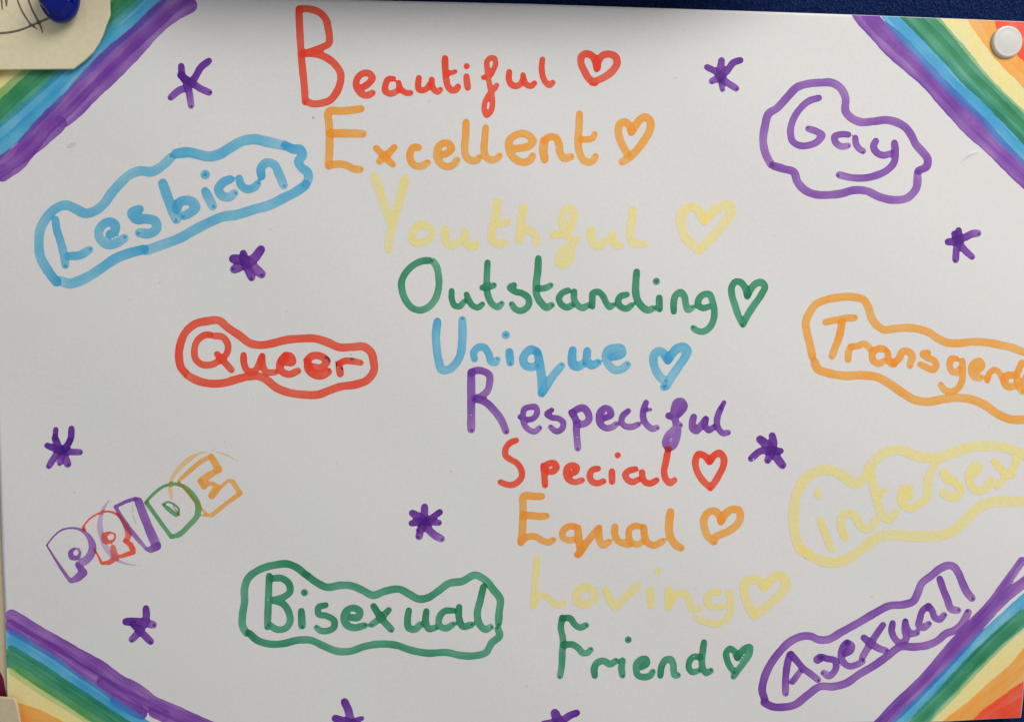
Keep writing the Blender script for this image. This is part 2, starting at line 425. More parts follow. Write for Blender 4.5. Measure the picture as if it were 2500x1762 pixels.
ink('word', 'purple word reading Asexual inside a cloud outline', 'purple', (1820,1380,Z,"""
82 485 975 460 1080 440 1250 440 1400
78 500 965 560 1040 640 1130 720 1190 795 1250
74 515 1275 600 1160
110 790 1030 820 1010
78 830 1000 900 1020 980 1040 995 1110 960 1180 920 1210 860 1175
90 1100 960 1150 930 1160 880 1125 850
78 1115 840 1070 890 1050 970 1070 1050 1130 1100 1220 1085 1285 1050
84 1300 790 1400 870 1500 920 1540 930
80 1510 650 1440 750 1370 860 1320 940 1280 1010
80 1615 630 1605 720 1640 800 1700 850 1760 810 1750 700 1755 610
76 1755 615 1780 700 1820 745 1880 735
78 2005 440 1940 500 1915 580 1905 660 1950 680 2010 640
76 2010 440 2050 500 2080 570 2130 590 2180 540
84 2132 145 2168 254 2215 369 2262 478 2330 490"""))
Y=3.827
ink('cloud_outline', 'pale yellow cloud outline around intersex', 'yellow', (1900,1060,Y,"""
96 215 1090 170 980 145 830 150 680 180 540 240 430 330 360 440 330 540 350 640 410 720 460 790 420 850 310 940 210 1040 155 1160 148 1260 190 1380 215 1500 215 1640 170 1780 120 1900 108 2060 112 2180 140 2296 190 2400 260
98 245 1090 330 1150 450 1190 580 1185 700 1130 820 1040 950 955 1080 935 1220 950 1380 950 1520 940 1640 900 1760 790 1880 680 2000 630 2150 625 2400 625"""))
ink('word', 'pale yellow word reading intersex inside a cloud outline', 'yellow', (1900,1060,Y,"""
66 365 525 378 580
76 395 800 430 900 470 1000 500 1070
84 625 960 590 860 600 760 660 735 720 770 770 850 820 885 880 860 910 800
84 865 350 885 450 905 550 940 680 990 770 1040 790 1095 730
66 930 600 960 555 995 515
100 1205 540 1225 570
84 1230 500 1170 510 1150 580 1170 660 1230 690 1310 650 1390 590 1395 500 1400 430 1430 350 1470 280
100 1550 360 1590 420
88 1590 420 1670 460 1700 520 1660 580 1600 580 1540 545
86 1830 370 1870 300 1840 290 1795 350 1790 440 1830 510 1890 525 1950 490 1985 430
76 2020 250 2070 310 2140 370 2190 380
80 2240 180 2210 300 2130 390 2050 480"""))
Q=4.1
ink('cloud_outline', 'orange cloud outline around the word cut by the photo edge', 'orange', (1940,690,Q,"""
78 180 740 155 620 125 500 112 400 150 300 210 220 320 170 460 145 600 145 690 170 740 250 770 350 830 430 890 468 1000 460 1120 450 1250 465 1350 500 1440 560 1500 590 1640 605 1760 592 1900 595 2050 620 2180 650 2270 685 2400 720
84 200 790 230 860 330 900 500 930 680 925 830 945 950 1010 1080 1100 1200 1170 1340 1190 1480 1165 1620 1150 1780 1170 1900 1220 2030 1310 2140 1360 2296 1370 2450 1350"""))
ink('word', 'orange word beginning Transgend cut off at the photo edge', 'orange', (1940,690,Q,"""
74 310 395 400 375 510 355 600 350
80 475 400 450 530 410 640 375 735
72 535 770 540 700 560 640
70 570 640 640 630 690 610 740 640 760 670
74 900 665 840 660 780 710 790 780 840 810 900 780
66 930 690 945 760 970 815 1000 820
76 1000 800 1050 750 1080 690 1140 690 1180 740 1160 800 1155 830
70 1335 700 1285 710 1330 750 1400 780 1420 830 1390 870 1330 850 1260 815
66 1620 760 1570 760 1555 820 1570 880 1620 900 1650 860
70 1680 780 1685 900 1670 1000 1620 1070 1560 1090 1500 1070 1465 1020
84 1810 880 1870 830 1850 790 1790 820 1780 900 1810 940 1860 950
64 1930 980 1950 910 2000 870 2050 900 2080 960
80 2200 925 2130 930 2100 980 2140 1040 2210 1030
72 2275 800 2230 920 2240 1020 2280 1090
70 2300 1010 2370 960 2340 920 2300 980 2330 1090 2400 1090"""))
A=3.8525; Bq=4.148
ink('cloud_outline', 'sky blue wavy cloud outline around Lesbian', 'blue', (60,310,A,"""
90 300 1460 220 1350 150 1220 135 1090 150 960 210 850 290 770 390 735 480 770 570 812 660 790 740 730 820 620 900 530 990 450 1080 415 1200 420 1290 370 1380 285"""),(360,310,Bq,"""
104 290 270 420 258 520 280 620 300 720 280 840 210 960 145 1080 125 1200 148 1390 190
92 1400 190 1480 225 1550 230 1570 290 1530 350 1560 410 1620 460 1630 520 1600 590
100 1600 590 1500 660 1380 720 1240 790 1080 835 900 890 760 910 640 960 480 1040 340 1120 200 1175 60 1225 -20 1250"""),(60,310,A,"""
94 1120 1150 1100 1156 980 1188 860 1235 740 1315 620 1395 520 1445 430 1472 330 1445"""))
ink('word', 'sky blue word reading Lesbian inside a cloud outline', 'blue', (60,310,A,"""
80 290 870 300 950 340 1080 370 1200 385 1300
84 420 1215 520 1205 610 1155
90 800 1010 850 980 850 920 810 895 750 910 700 980 710 1050 780 1105 870 1090 940 1045
96 1080 775 1010 810 1040 860 1150 865 1230 890 1240 960 1180 1000 1080 995"""),(360,310,Bq,"""
108 155 570 200 700 250 830 295 935
100 300 830 330 760 400 745 470 770 490 810 430 870 370 900
100 585 650 660 800
98 585 483
96 840 530 770 560 720 630 760 700 840 705 880 670
86 930 520 950 590 1010 630 1090 605 1115 575
94 1155 500 1150 420 1200 365 1280 380 1330 470 1380 590"""))
R=4.252
ink('cloud_outline', 'red rounded cloud outline around Queer', 'red', (410,750,R,"""
84 200 700 135 620 115 520 130 380 190 250 290 170 400 145 530 138 620 210 740 290 860 375 960 392 1080 375 1220 340 1380 325 1530 325 1650 360 1780 415 1920 412 2040 412 2110 470 2135 560 2140 650 2060 760 1950 800 1780 825 1680 860 1560 905 1400 905 1240 880 1120 830 1020 750 940 715 860 715 720 745 600 780 460 792 320 765 200 705"""))
ink('word', 'red word reading Queer inside a cloud outline', 'red', (410,750,R,"""
74 455 290 400 285 310 340 275 440 290 540 360 595 450 595 550 540 610 480 625 400 570 310 470 295
76 510 485 580 560 660 650
74 785 495 790 580 830 660 900 660 940 600 970 520
74 980 505 985 600 1020 670 1110 675
90 1190 560 1290 560 1270 510 1220 500
80 1220 500 1175 550 1160 610 1190 670 1250 695 1350 660
82 1440 550 1500 505 1580 505 1650 560 1600 620 1480 615
90 1450 570 1460 640 1520 695 1600 705 1665 670
84 1790 690 1775 600
72 1775 580 1850 555 1920 560 2000 575"""))
B=3.376
ink('cloud_outline', 'green bumpy cloud outline around Bisexual', 'green', (570,1340,B,"""
62 595 210 520 150 450 122 340 130 210 170 120 240 92 320 92 430 75 540 75 630 105 690
62 600 210 680 270 770 312 880 297 970 300 1060 335 1150 378 1250 345 1370 330 1450 370 1530 410 1600 400 1680 350 1780 280 1880 265 2000 213 2070 250 2140 330 2198 410 2190 520 2185 610
60 130 690 190 745 300 780 420 775 520 750 640 750 740 795 860 840 960 840 1080 800 1220 780 1340 790 1460 830 1600 855 1760 850 1880 875 2000 875 2080 850 2130 770 2195 705 2180 655"""))
ink('word', 'green word reading Bisexual inside a cloud outline', 'green', (570,1340,B,"""
62 295 220 290 360 285 500 280 640
60 320 240 400 240 460 290 465 350 410 395 340 420 410 450 460 530 465 600 430 650 360 660 300 625
66 560 510 565 630
62 585 357
56 760 460 700 480 700 530 770 550 830 590 830 640 780 670 720 670 685 645
62 960 560 1030 560 1040 510 1000 485 940 500 910 560 930 620 990 645 1080 628
62 1155 470 1220 570 1300 660
58 1280 500 1220 560 1140 620
62 1445 505 1435 580 1445 645 1490 660 1540 620
58 1590 510 1585 600 1610 655 1665 645
58 1810 505 1740 510 1695 570 1700 630 1750 650 1810 618
60 1860 475 1860 570 1890 635 1960 622
62 2060 310 2035 420 2010 540 2030 620 2080 660 2120 640"""))
P=4.415
ink('letter','thin purple outlined letter P of the word PRIDE','purple',(90,1080,P,"""
v 105 1105 14 180 1010 16 270 940 18 370 920 20 450 930 26 530 980 40 585 1060 62 600 1140 82 575 1215 84 510 1280 80 445 1315 60
p 105 1105 14 180 1225 22 260 1350 32 360 1490 40
p 430 1310 40 470 1360 60 500 1400 84 440 1455 84 370 1490 50
v 405 1140 28 365 1180 50 375 1230 60 430 1240 44 462 1200 28 450 1150 24 405 1140 24"""))
ink('letter','red outlined letter R of the word PRIDE','red',(90,1080,P,"""
v 495 910 18 570 820 18 660 765 18 780 742 22 870 780 24 930 860 30 975 950 50 985 1010 62 945 1060 40
p 500 915 34 515 935 34
p 625 1150 12 700 1300 30 780 1290 50 850 1240 60 820 1130 60
p 950 1060 34 1010 1100 56 1035 1150 60 1040 1180 50 905 1225 44
v 790 965 26 735 1000 52 740 1050 56 790 1070 36 835 1040 22 840 990 20 790 965 20"""))
ink('letter','broad purple outlined letter I of the word PRIDE','purple',(90,1080,P,"""
p 1065 600 36 960 635 36 845 690 36 900 780 40 990 920 48 1080 1030 46 1180 1145 36
p 1095 630 84 1150 780 90 1210 930 90 1290 1110 100
p 1300 1120 80 1230 1150 70 1190 1150 40"""))
ink('letter','green outlined letter D of the word PRIDE','lime',(90,1080,P,"""
v 1175 640 30 1260 550 32 1370 470 30 1480 445 32 1580 470 40 1680 560 50 1738 680 60 1730 780 60 1640 890 54 1530 990 56 1455 1015 40
p 1180 645 48 1250 740 40 1350 880 40 1450 1015 46
v 1355 662 18 1410 640 18 1480 665 20 1530 720 22 1525 780 20
p 1360 670 20 1420 715 50 1500 780 40"""))
ink('letter','orange outlined letter E of the word PRIDE','orange',(90,1080,P,"""
p 1530 410 36 1640 310 48 1760 210 48 1880 140 44
p 1880 150 66 1960 290 76
p 1965 290 60 1850 355 74 1760 410 60
p 1530 430 18 1600 510 18 1700 630 20 1830 770 26
p 1755 410 44 1800 480 50 1855 440 40 1900 440 36 1935 475 60 1880 570 66
p 1890 580 60 1970 490 36 2065 405 30 2110 420 50 2190 540 50
p 2195 545 48 2060 640 44 1890 780 44 1765 785 12"""))
ink('smudge','orange stencil arc behind the letter E','orange',(90,1080,P,"""
v 1850 95 6 1740 120 22 1640 180 56 1540 270 50 1460 380 40 1440 500 40 1450 600 30
v 1940 100 8 2060 140 14 2160 200 5"""))
ink('smudge','purple stencil arc behind the letter R','lilac',(90,1080,P,"""
v 785 610 4 730 690 30 690 790 44 680 900 60 700 1010 60 740 1120 56 810 1220 40 900 1280 28 1000 1310 14 1110 1325 4"""))
ink('smudge','thin grey pen arc inside the letter I','grey',(90,1080,P,"""
v 1030 665 5 1030 740 7 1060 850 8 1110 940 4"""))
ink('smudge','small red pen slip inside the letter D','red',(90,1080,P,"""
v 1470 680 10 1500 730 16 1545 785 6"""))
ink('smudge','faint brown smudge left of the Lesbian cloud','stain',(60,310,3.8525,"""
v 410 184 26 440 174 44 472 158 28"""))
ink('pen_speck','dark dry pen specks at the right end of the red cloud','grey',(410,750,R,"""
v 1850 490 5 1880 485 8 1910 492 5
v 1640 520 5 1665 528 9 1680 560 5
v 1740 545 6 1746 600 9
v 1805 632 13 1815 640 11
v 1905 535 8 1925 530 8
v 1670 632 4 1708 626 3
v 1955 505 4 1972 515 4"""))
ink('pen_speck','tiny orange pen dot left of the word Excellent','orange',(0,0,1,'5 764 286 766 288'))
# purple stars (label, tile, strokes)
STAR = [
('purple star right of the top left rainbow',380,100,8.09,"""
140 505 500 530 700 620 850 670 1060 700 1280
145 1050 400 900 520 780 720 650 900 450 990 300 1120
140 490 680 700 820 900 950 1055 1020"""),
('purple star left of the Gay cloud',1680,100,8.09,"""
150 660 390 640 600 650 780
140 1030 385 900 430 780 580 620 720 475 795
132 375 520 560 620 740 800 950 940
110 640 780 680 960"""),
('purple star near the right edge below the Gay cloud',2270,520,8.09,"""
140 570 345 580 500 530 700 512 925
135 485 410 560 560 680 720 835 865
150 365 570 500 560 700 480 850 410 950 400"""),
('ragged purple star above the word PRIDE',80,1000,8.09,"""
110 455 390 440 560
150 440 560 540 800 640 950 690 1070
130 765 370 750 560 680 700 480 860 400 980 320 1110
130 285 705 500 790 750 830 930 835
110 740 620 600 850 530 1060"""),
('purple star above the bottom end of the Bisexual cloud',970,1200,8.09,"""
150 540 300 530 500 470 720 430 880
155 300 420 480 540 600 720 760 870 870 925
135 285 620 550 580 820 610
130 840 400 650 540 430 760"""),
('purple star in the lower left above the corner rainbow',270,1450,8.09,"""
145 700 275 700 480 560 740 420 890
160 305 540 560 540 840 600
140 450 600 600 740 790 930"""),
('purple star cut by the bottom photo edge left of centre',770,1662,11.48,"""
230 820 580 920 800 980 1060 1020 1300
230 560 1040 800 1120 1100 1220 1300 1300
150 1300 1040 1150 1090 1000 1200"""),
('purple star cut by the bottom photo edge under Friend',1280,1682,11.48,"""
260 860 660 930 820 1120 1050
210 1470 655 1300 720 1100 850 950 950
170 540 950 850 900"""),
('purple star between the words Respectful and intersex',1440,1060,4.592,"""
85 2045 15 2060 100 2030 190 1995 290
95 1910 55 2000 130 2080 240 2160 345
78 2140 185 2000 180 1920 185 1810 270"""),
('purple star under the end of the Lesbian cloud',360,310,4.148,"""
95 1150 1240 1080 1330 980 1390 880 1440
95 870 1335 980 1350 1080 1420 1155 1490
80 970 1280 1000 1400 1055 1525"""),
]
# corner rainbows: label, tile, stripes (ink, strokes)
BOW = [
('rainbow stripes across the top left corner',0,0,3.596,[
('orange',"""
150 300 320 140 460 -30 600"""),
('yellow',"""
190 950 -170 500 220 100 590 -80 740
120 700 180 300 530 60 720 -60 830"""),
('leaf',"""
130 1080 -60 640 300 250 670 100 800 -40 920"""),
('green',"""
105 1150 -40 1030 60 890 180 650 390 380 620 230 750 90 880 -40 1000
100 1200 -20 1080 100 950 225 700 445 440 665 280 805 110 955 -40 1075"""),
('blue',"""
110 1380 -60 1220 85 970 290 545 680 385 840 210 985 20 1150 -60 1210
108 1458 -82 1268 128 1028 328 778 568 598 728 448 898 284 1054 108 1218 -40 1342"""),
('purple',"""
150 1600 -60 1470 65 1300 225 1165 350 933 543 793 693 613 893 393 1103 203 1323 30 1450 -60 1510
125 1665 50 1500 140 1310 310 1160 480 980 660 790 840 640 990 565 1050
125 512 1094 430 1170 340 1250 240 1330 170 1420 20 1530""")]),
('rainbow stripes across the top right corner beside the white pin',2050,20,3.5956,[
('purple',"""
112 150 20 215 115 320 225 480 400 600 500 730 610 940 840 1140 1060 1290 1190 1440 1335 1640 1530 1800 1650
118 240 16 324 136 514 296 634 416 844 646 1064 856 1244 1036 1384 1196 1634 1446 1794 1576"""),
('blue',"""
105 386 6 516 176 636 306 756 436 916 606 1076 766 1256 916 1396 1086 1656 1326 1816 1466
110 460 20 660 265 830 440 960 560 1090 700 1250 850 1410 1010 1640 1250 1800 1400"""),
('green',"""
120 570 20 800 250 980 440 1130 610 1280 750 1460 930 1640 1120 1800 1280
110 740 20 910 230 1050 385 1200 575 1340 730 1640 1010 1800 1160"""),
('yellow',"""
115 880 20 1060 220 1210 410 1370 590 1640 850 1800 1000
115 1020 20 1160 230 1340 470 1640 790 1800 940"""),
('orange',"""
160 1180 20 1320 230 1490 440 1700 650 1850 800
180 1290 20 1420 230 1580 420 1700 520 1850 680"""),
('red',"""
200 1470 50 1500 170 1600 290 1750 420 1850 500
240 1660 40 1720 170 1800 260 1900 330""")]),
('rainbow stripes across the bottom left corner',0,1380,4.236,[
('purple',"""
130 120 520 330 650 570 790 820 930 1050 1060 1230 1190 1420 1290 1580 1410 1780 1500 2118 1650 2400 1780
108 100 625 300 745 560 895 780 1050 1000 1195 1150 1300 1290 1400 1420 1480
100 1200 1390 1350 1480 1470 1530
95 1060 1200 1200 1285 1400 1385 1560 1465 1700 1545
120 1600 1510 1800 1600 2100 1750"""),
('blue',"""
115 110 735 330 865 560 1010 740 1150 940 1290 1150 1430 1400 1590 1600 1720
90 105 805 260 895 500 1040 720 1190 970 1350 1230 1530 1400 1650"""),
('green',"""
115 120 900 260 985 480 1125 700 1275 960 1440 1200 1600 1400 1730
115 105 990 300 1110 500 1235 700 1360 950 1530 1200 1690"""),
('leaf',"""
90 150 1090 320 1200 500 1320 700 1440 950 1600 1150 1720"""),
('yellow',"""
120 90 1130 280 1270 450 1390 640 1510 800 1620 960 1720
130 50 1240 200 1350 400 1450 650 1570 850 1700
120 50 1370 160 1400 320 1450 560 1560 760 1690"""),
('orange',"""
140 40 1470 200 1510 400 1580 600 1680 760 1780
160 20 1600 200 1640 400 1710 560 1800""")]),
('rainbow stripes across the bottom right corner below Asexual',2100,1350,3.9275,[
('purple',"""
76 1550 75 1380 310 1210 530 1050 690 930 820 740 1040 640 1160 340 1450 180 1620 60 1740
100 1648 228 1478 348 1328 478 1178 648 998 853 798 1073 618 1263 378 1498 218 1648 138 1738"""),
('blue',"""
100 1664 372 1454 552 1314 682 1174 812 1024 967 854 1147 664 1342 444 1552 354 1652 264 1762"""),
('green',"""
98 1664 514 1464 684 1324 804 1164 954 974 1144 794 1344 574 1574 454 1714
85 1650 600 1400 800 1230 965 1060 1140 870 1345 720 1490 600 1620 500 1740"""),
('yellow',"""
125 1650 750 1450 905 1300 1045 1140 1205 970 1385 800 1560 680 1700
105 1650 830 1440 1010 1300 1135 1130 1295 980 1430 830 1570 720 1700"""),
('orange',"""
125 1650 930 1500 1110 1350 1240 1200 1375 1050 1505 900 1620 760 1740
130 1650 1110 1500 1215 1350 1330 1200 1455 1060 1560 960 1650 850 1750"""),
('red',"""
150 1650 1280 1500 1375 1350 1485 1200 1600 1100 1700
170 1650 1420 1500 1520 1350 1600 1250 1700
170 1650 1560 1500 1640 1400 1720""")]),
]
# ================================================================ the notice board
M_FELT, nt, N, L, P = new_mat('blue_felt')
P.inputs['Roughness'].default_value = 1; P.inputs['Specular IOR Level'].default_value = .05
P.inputs['Sheen Weight'].default_value = .03
tc = N.new('ShaderNodeTexCoord')
mp = N.new('ShaderNodeMapping'); mp.inputs['Rotation'].default_value = (0, .5, 0); mp.inputs['Scale'].default_value = (1, 1, 1.8)
L.new(tc.outputs['Object'], mp.inputs['Vector'])
na = N.new('ShaderNodeTexNoise'); na.inputs['Scale'].default_value = 34; na.inputs['Detail'].default_value = 8; na.inputs['Distortion'].default_value = 2.2; na.inputs['Roughness'].default_value = .7
L.new(mp.outputs[0], na.inputs['Vector'])
cr = N.new('ShaderNodeValToRGB'); cr.color_ramp.elements[0].position = .3; cr.color_ramp.elements[1].position = .72
cr.color_ramp.elements[0].color = (.002, .009, .055, 1); cr.color_ramp.elements[1].color = (.009, .032, .165, 1)
L.new(na.outputs[0], cr.inputs[0]); L.new(cr.outputs[0], P.inputs['Base Color'])
bp = N.new('ShaderNodeBump'); bp.inputs['Strength'].default_value = .8; bp.inputs['Distance'].default_value = .02
L.new(na.outputs[0], bp.inputs['Height']); L.new(bp.outputs[0], P.inputs['Normal'])
BY = 0.045                                     # felt face lies behind the poster plane
def box(name, lo, hi, mat, parent, bevel=0, **k):
    x0, y0, z0 = lo; x1, y1, z1 = hi
    v = [(x0,y0,z0),(x1,y0,z0),(x1,y1,z0),(x0,y1,z0),(x0,y0,z1),(x1,y0,z1),(x1,y1,z1),(x0,y1,z1)]
    f = [(0,3,2,1),(4,5,6,7),(0,1,5,4),(1,2,6,5),(2,3,7,6),(3,0,4,7)]
    o = mesh_obj(name, v, f, mat, parent, smooth=False, **k)
    if bevel:
        b = o.modifiers.new('bevel', 'BEVEL'); b.width = bevel; b.segments = 3
    return o
board = empty('notice_board', (0, BY, 0), label='blue felt notice board behind the white rainbow poster', category='notice board')
box('felt_panel', (-4.6, BY, -3.4), (5.0, BY+.12, 3.2), M_FELT, board)
# loose fibres standing off the felt along the strip that shows above the poster
fv = []; ff = []
for i in range(5200):
    x = rng.uniform(850, 2520); y = rng.uniform(-30, 62)
    a = rng.uniform(0, 6.28); l = rng.uniform(5, 13); wd = .45
    p0 = np.array([x, y]); u = np.array([math.cos(a), math.sin(a)]); n = np.array([-u[1], u[0]]); c = n*rng.uniform(-2.5, 2.5)
    q = [p0-n*wd, p0+n*wd, p0+u*l*.5+c+n*wd, p0+u*l*.5+c-n*wd, p0+u*l]
    z = rng.uniform(.002, .012); zz = [-BY-.001, -BY-.001, -BY+z, -BY+z, -BY+z*.3+.001]
    b = len(fv)
    for (qx, qy), h in zip(q, zz): fv.append(unproject(qx, qy, h))
    ff += [(b, b+1, b+2, b+3), (b+3, b+2, b+4)]
M_FIB, nt, N, L, P = new_mat('blue_felt_fibre'); P.inputs['Base Color'].default_value = (.018, .045, .18, 1); P.inputs['Roughness'].default_value = 1
mesh_obj('felt_fibre', fv, ff, M_FIB, board, smooth=False, kind='stuff')

# ================================================================ the poster
TOPE = np.array([(-200,-16),(-38,-14),(400,-9),(835,0),(1300,10.5),(1666,22.5),(2084,36.6),(2360,47.5),(2500,53.3),(2588,58),(2700,62)])
BOTE = np.array([(-200,1838),(22,1830),(900,1803),(1800,1775),(2314,1760),(2420,1754),(2492.3,1751),(2700,1742)])
LEFE = np.array([(-100,-40),(-14,-38),(500,-25),(1182,0),(1366,6),(1489,12),(1673,17),(1830,22),(1900,24)])
RIGE = np.array([(-100,2596),(58,2588),(900,2545),(1600,2503),(1670,2499.4),(1705,2497.6),(1751,2492.3),(1900,2475)])
def clip_poster(X, Y, inset=.8):
    Y = np.maximum(Y, np.interp(X, TOPE[:, 0], TOPE[:, 1])+inset); Y = np.minimum(Y, np.interp(X, BOTE[:, 0], BOTE[:, 1])-inset)
    X = np.maximum(X, np.interp(Y, LEFE[:, 0], LEFE[:, 1])+inset); X = np.minimum(X, np.interp(Y, RIGE[:, 0], RIGE[:, 1])-inset)
    return X, Y
def relief(x, y):
    """the card is not quite flat: gentle waves, pulled in at the pinned corner, lifting towards its top edge"""
    h = .006*np.sin(x/410+.6)*np.sin(y/370+1.1)+.003*np.sin(x/190+y/260)+.002*np.sin(x/120-y/95+2)
    h = h+.012*np.exp(-((x-1200)/700)**2)*np.exp(-np.maximum(y, 0)/260)
    return h
def on_poster(lift):
    return lambda x, y: unproject(x, y, relief(x, y)+lift)
poster = empty('poster', tuple(unproject(1250., 881., 0.)), label='white card poster of handwritten rainbow coloured words with rainbow corners', category='poster')
# a small thumbnail crease in the card, lower left of the rainbow in the top right corner
def crease(mat, arc_c, arc_r, mid, reach, wd, origin):
    nt = mat.node_tree; N, L = nt.nodes, nt.links
    tc = N.new('ShaderNodeTexCoord')
    def dist(p):
        n = N.new('ShaderNodeVectorMath'); n.operation = 'DISTANCE'; L.new(tc.outputs['Object'], n.inputs[0]); n.inputs[1].default_value = tuple(np.array(p)-origin); return n.outputs['Value']
    def mth(op, a, b):
        n = N.new('ShaderNodeMath'); n.operation = op; n.use_clamp = op == 'MULTIPLY_ADD'
        if isinstance(a, float): n.inputs[0].default_value = a
        else: L.new(a, n.inputs[0])
        if isinstance(b, float): n.inputs[1].default_value = b
        else: L.new(b, n.inputs[1])
        return n
    d = mth('SUBTRACT', dist(arc_c), arc_r).outputs[0]
    d = mth('ABSOLUTE', d, 0.).outputs[0]
    a = mth('MULTIPLY_ADD', d, -1/wd); a.inputs[2].default_value = 1
    b = mth('MULTIPLY_ADD', dist(mid), -1/reach); b.inputs[2].default_value = 1
    h = mth('MULTIPLY', a.outputs[0], b.outputs[0])
    P = N['Principled BSDF']; old = P.inputs['Normal'].links[0].from_socket
    bp = N.new('ShaderNodeBump'); bp.inputs['Strength'].default_value = 1; bp.inputs['Distance'].default_value = .0045
    L.new(h.outputs[0], bp.inputs['Height']); L.new(old, bp.inputs['Normal']); L.new(bp.outputs[0], P.inputs['Normal'])
PXU = -CAM[1]/F
crease(M_PAPER, unproject(2393.6, 432.4, 0.), 63*PXU, unproject(2364., 377., 0.), 30*PXU, 6.0*PXU, np.array(poster.location))
# sheet
NX, NY = 330, 232
u = np.linspace(0, 1, NX); v = np.linspace(0, 1, NY)
GX = np.zeros((NY, NX)); GY = np.zeros((NY, NX))
for j, b in enumerate(v):
    # blend of the four edges (Coons patch) so the outline is exactly the card's
    for_u = u
    xt = -38+(2588+38)*u; yt = np.interp(xt, TOPE[:, 0], TOPE[:, 1])
    xb = 22+(2492.3-22)*u; yb = np.interp(xb, BOTE[:, 0], BOTE[:, 1])
    yl = -14+(1830+14)*b; xl = np.interp(yl, LEFE[:, 0], LEFE[:, 1])
    yr = 58+(1751-58)*b; xr = np.interp(yr, RIGE[:, 0], RIGE[:, 1])
    bx = (1-b)*((1-u)*-38+u*2588)+b*((1-u)*22+u*2492.3); by = (1-b)*((1-u)*-14+u*58)+b*((1-u)*1830+u*1751)
    GX[j] = (1-b)*xt+b*xb+(1-u)*xl+u*xr-bx; GY[j] = (1-b)*yt+b*yb+(1-u)*yl+u*yr-by
V = on_poster(0)(GX.ravel(), GY.ravel())
idx = np.arange(NX*NY).reshape(NY, NX)
q = np.stack([idx[:-1, :-1].ravel(), idx[1:, :-1].ravel(), idx[1:, 1:].ravel(), idx[:-1, 1:].ravel()], 1)
# back face and rim give the card its thickness
V2 = V+np.array([0, .0035, 0]); n0 = len(V)
rim = np.concatenate([idx[0, :-1], idx[:-1, -1], idx[-1, :0:-1], idx[:0:-1, 0]])
rq = np.stack([rim, np.roll(rim, -1), np.roll(rim, -1)+n0, rim+n0], 1)
mesh_obj('card_sheet', np.vstack([V, V2]), np.vstack([q, q[:, ::-1]+n0, rq]), M_PAPER, poster)

dm = DyeMap(-60, -30, 2620, 1850)
jobs = []
for label, ox, oy, s, stripes in BOW:
    st = []
    for ink_, txt in stripes:
        st.append((ink_, dm.lay([(p, r*1.08) for p, r in parse(txt, ox, oy, s)], ink_, flat=True, strength={'blue': 1.35, 'purple': 1.1, 'green': 1.1}.get(ink_, 1))))
    jobs.append(('bow', label, st))
for name, label, col, tiles in INK:
    strokes = []
    for ox, oy, s, txt in tiles: strokes += [(p, r*(.95 if name == 'word' else 1.06 if name == 'letter' else 1)) for p, r in parse(txt, ox, oy, s)]
    jobs.append((name, label, [(col, dm.lay(strokes, col, pool=name not in ('letter', 'smudge', 'pen_speck'), strength=.45 if name == "smudge" else 1.6 if name == "pen_speck" else .85 if name == 'letter' else 1.0))]))
for label, ox, oy, s, txt in STAR:
    jobs.append(('star', label, [('purple', dm.lay(parse(txt, ox, oy, s), 'purple', strength=1.25))]))
lift = .00025; EPS = .000004
BOWNAME = {'red': 'red', 'orange': 'orange', 'yellow': 'pale yellow', 'leaf': 'leaf green', 'green': 'green', 'blue': 'sky blue', 'purple': 'purple'}
pride = None
k = 0
for name, label, st in jobs:
    if name == 'bow':
        first = None
        for ink_, recs in st:
            k += 1
            if first is None:
                first = empty('corner_rainbow', (0, 0, 0), label=label); first.parent = poster
                first.matrix_parent_inverse = Matrix.Identity(4); first.location = -poster.location
            # sub-part: one pen colour of the rainbow
            o = dm.build('stripe', recs, M_INK, None, on_poster(lift+k*EPS), clip=clip_poster, label=BOWNAME[ink_]+' stripe')
            o.parent = first
    else:
        k += 1
        kw = {'kind': 'stuff'} if name == 'pen_speck' else {'label': label}
        o = dm.build(name, st[0][1], M_INK, None, on_poster(lift+k*EPS), clip=clip_poster, **kw)
        if name == 'letter':
            if pride is None:
                pride = empty('pride_word', (0, 0, 0), label='stencilled multicoloured word PRIDE'); pride.parent = poster; pride.location = -poster.location
            o.parent = pride
        else:
            o.parent = poster; o.location = -poster.location
# specks of dust and pen dots on the card
spk = []
for x, y in [(1670,74),(1050,247),(765,287),(440,352),(1650,190),(2130,1455),(180,1200),(140,1470),(1290,430),(390,690),(1840,1120),(520,1100),(660,560),(1100,1150),(2290,1310),(700,760)]:
    spk.append((np.array([[x, y], [x+rng.uniform(-4, 4), y+rng.uniform(-3, 3)]]), np.array([.9, .5])))
for _ in range(22):
    x, y = rng.uniform(60, 2450), rng.uniform(80, 1700); spk.append((np.array([[x, y]]), np.array([rng.uniform(.5, .9)])))
dm2 = DyeMap(-60, -30, 2620, 1850)
# thin marks use their own fine lattice
recs = dm2.lay([(p, r+.9) for p, r in spk], 'grey', pool=False, strength=.22)
o = dm2.build('dust_speck', recs, M_INK, None, on_poster(lift+(k+2)*EPS), kind='stuff'); o.parent = poster; o.location = -poster.location

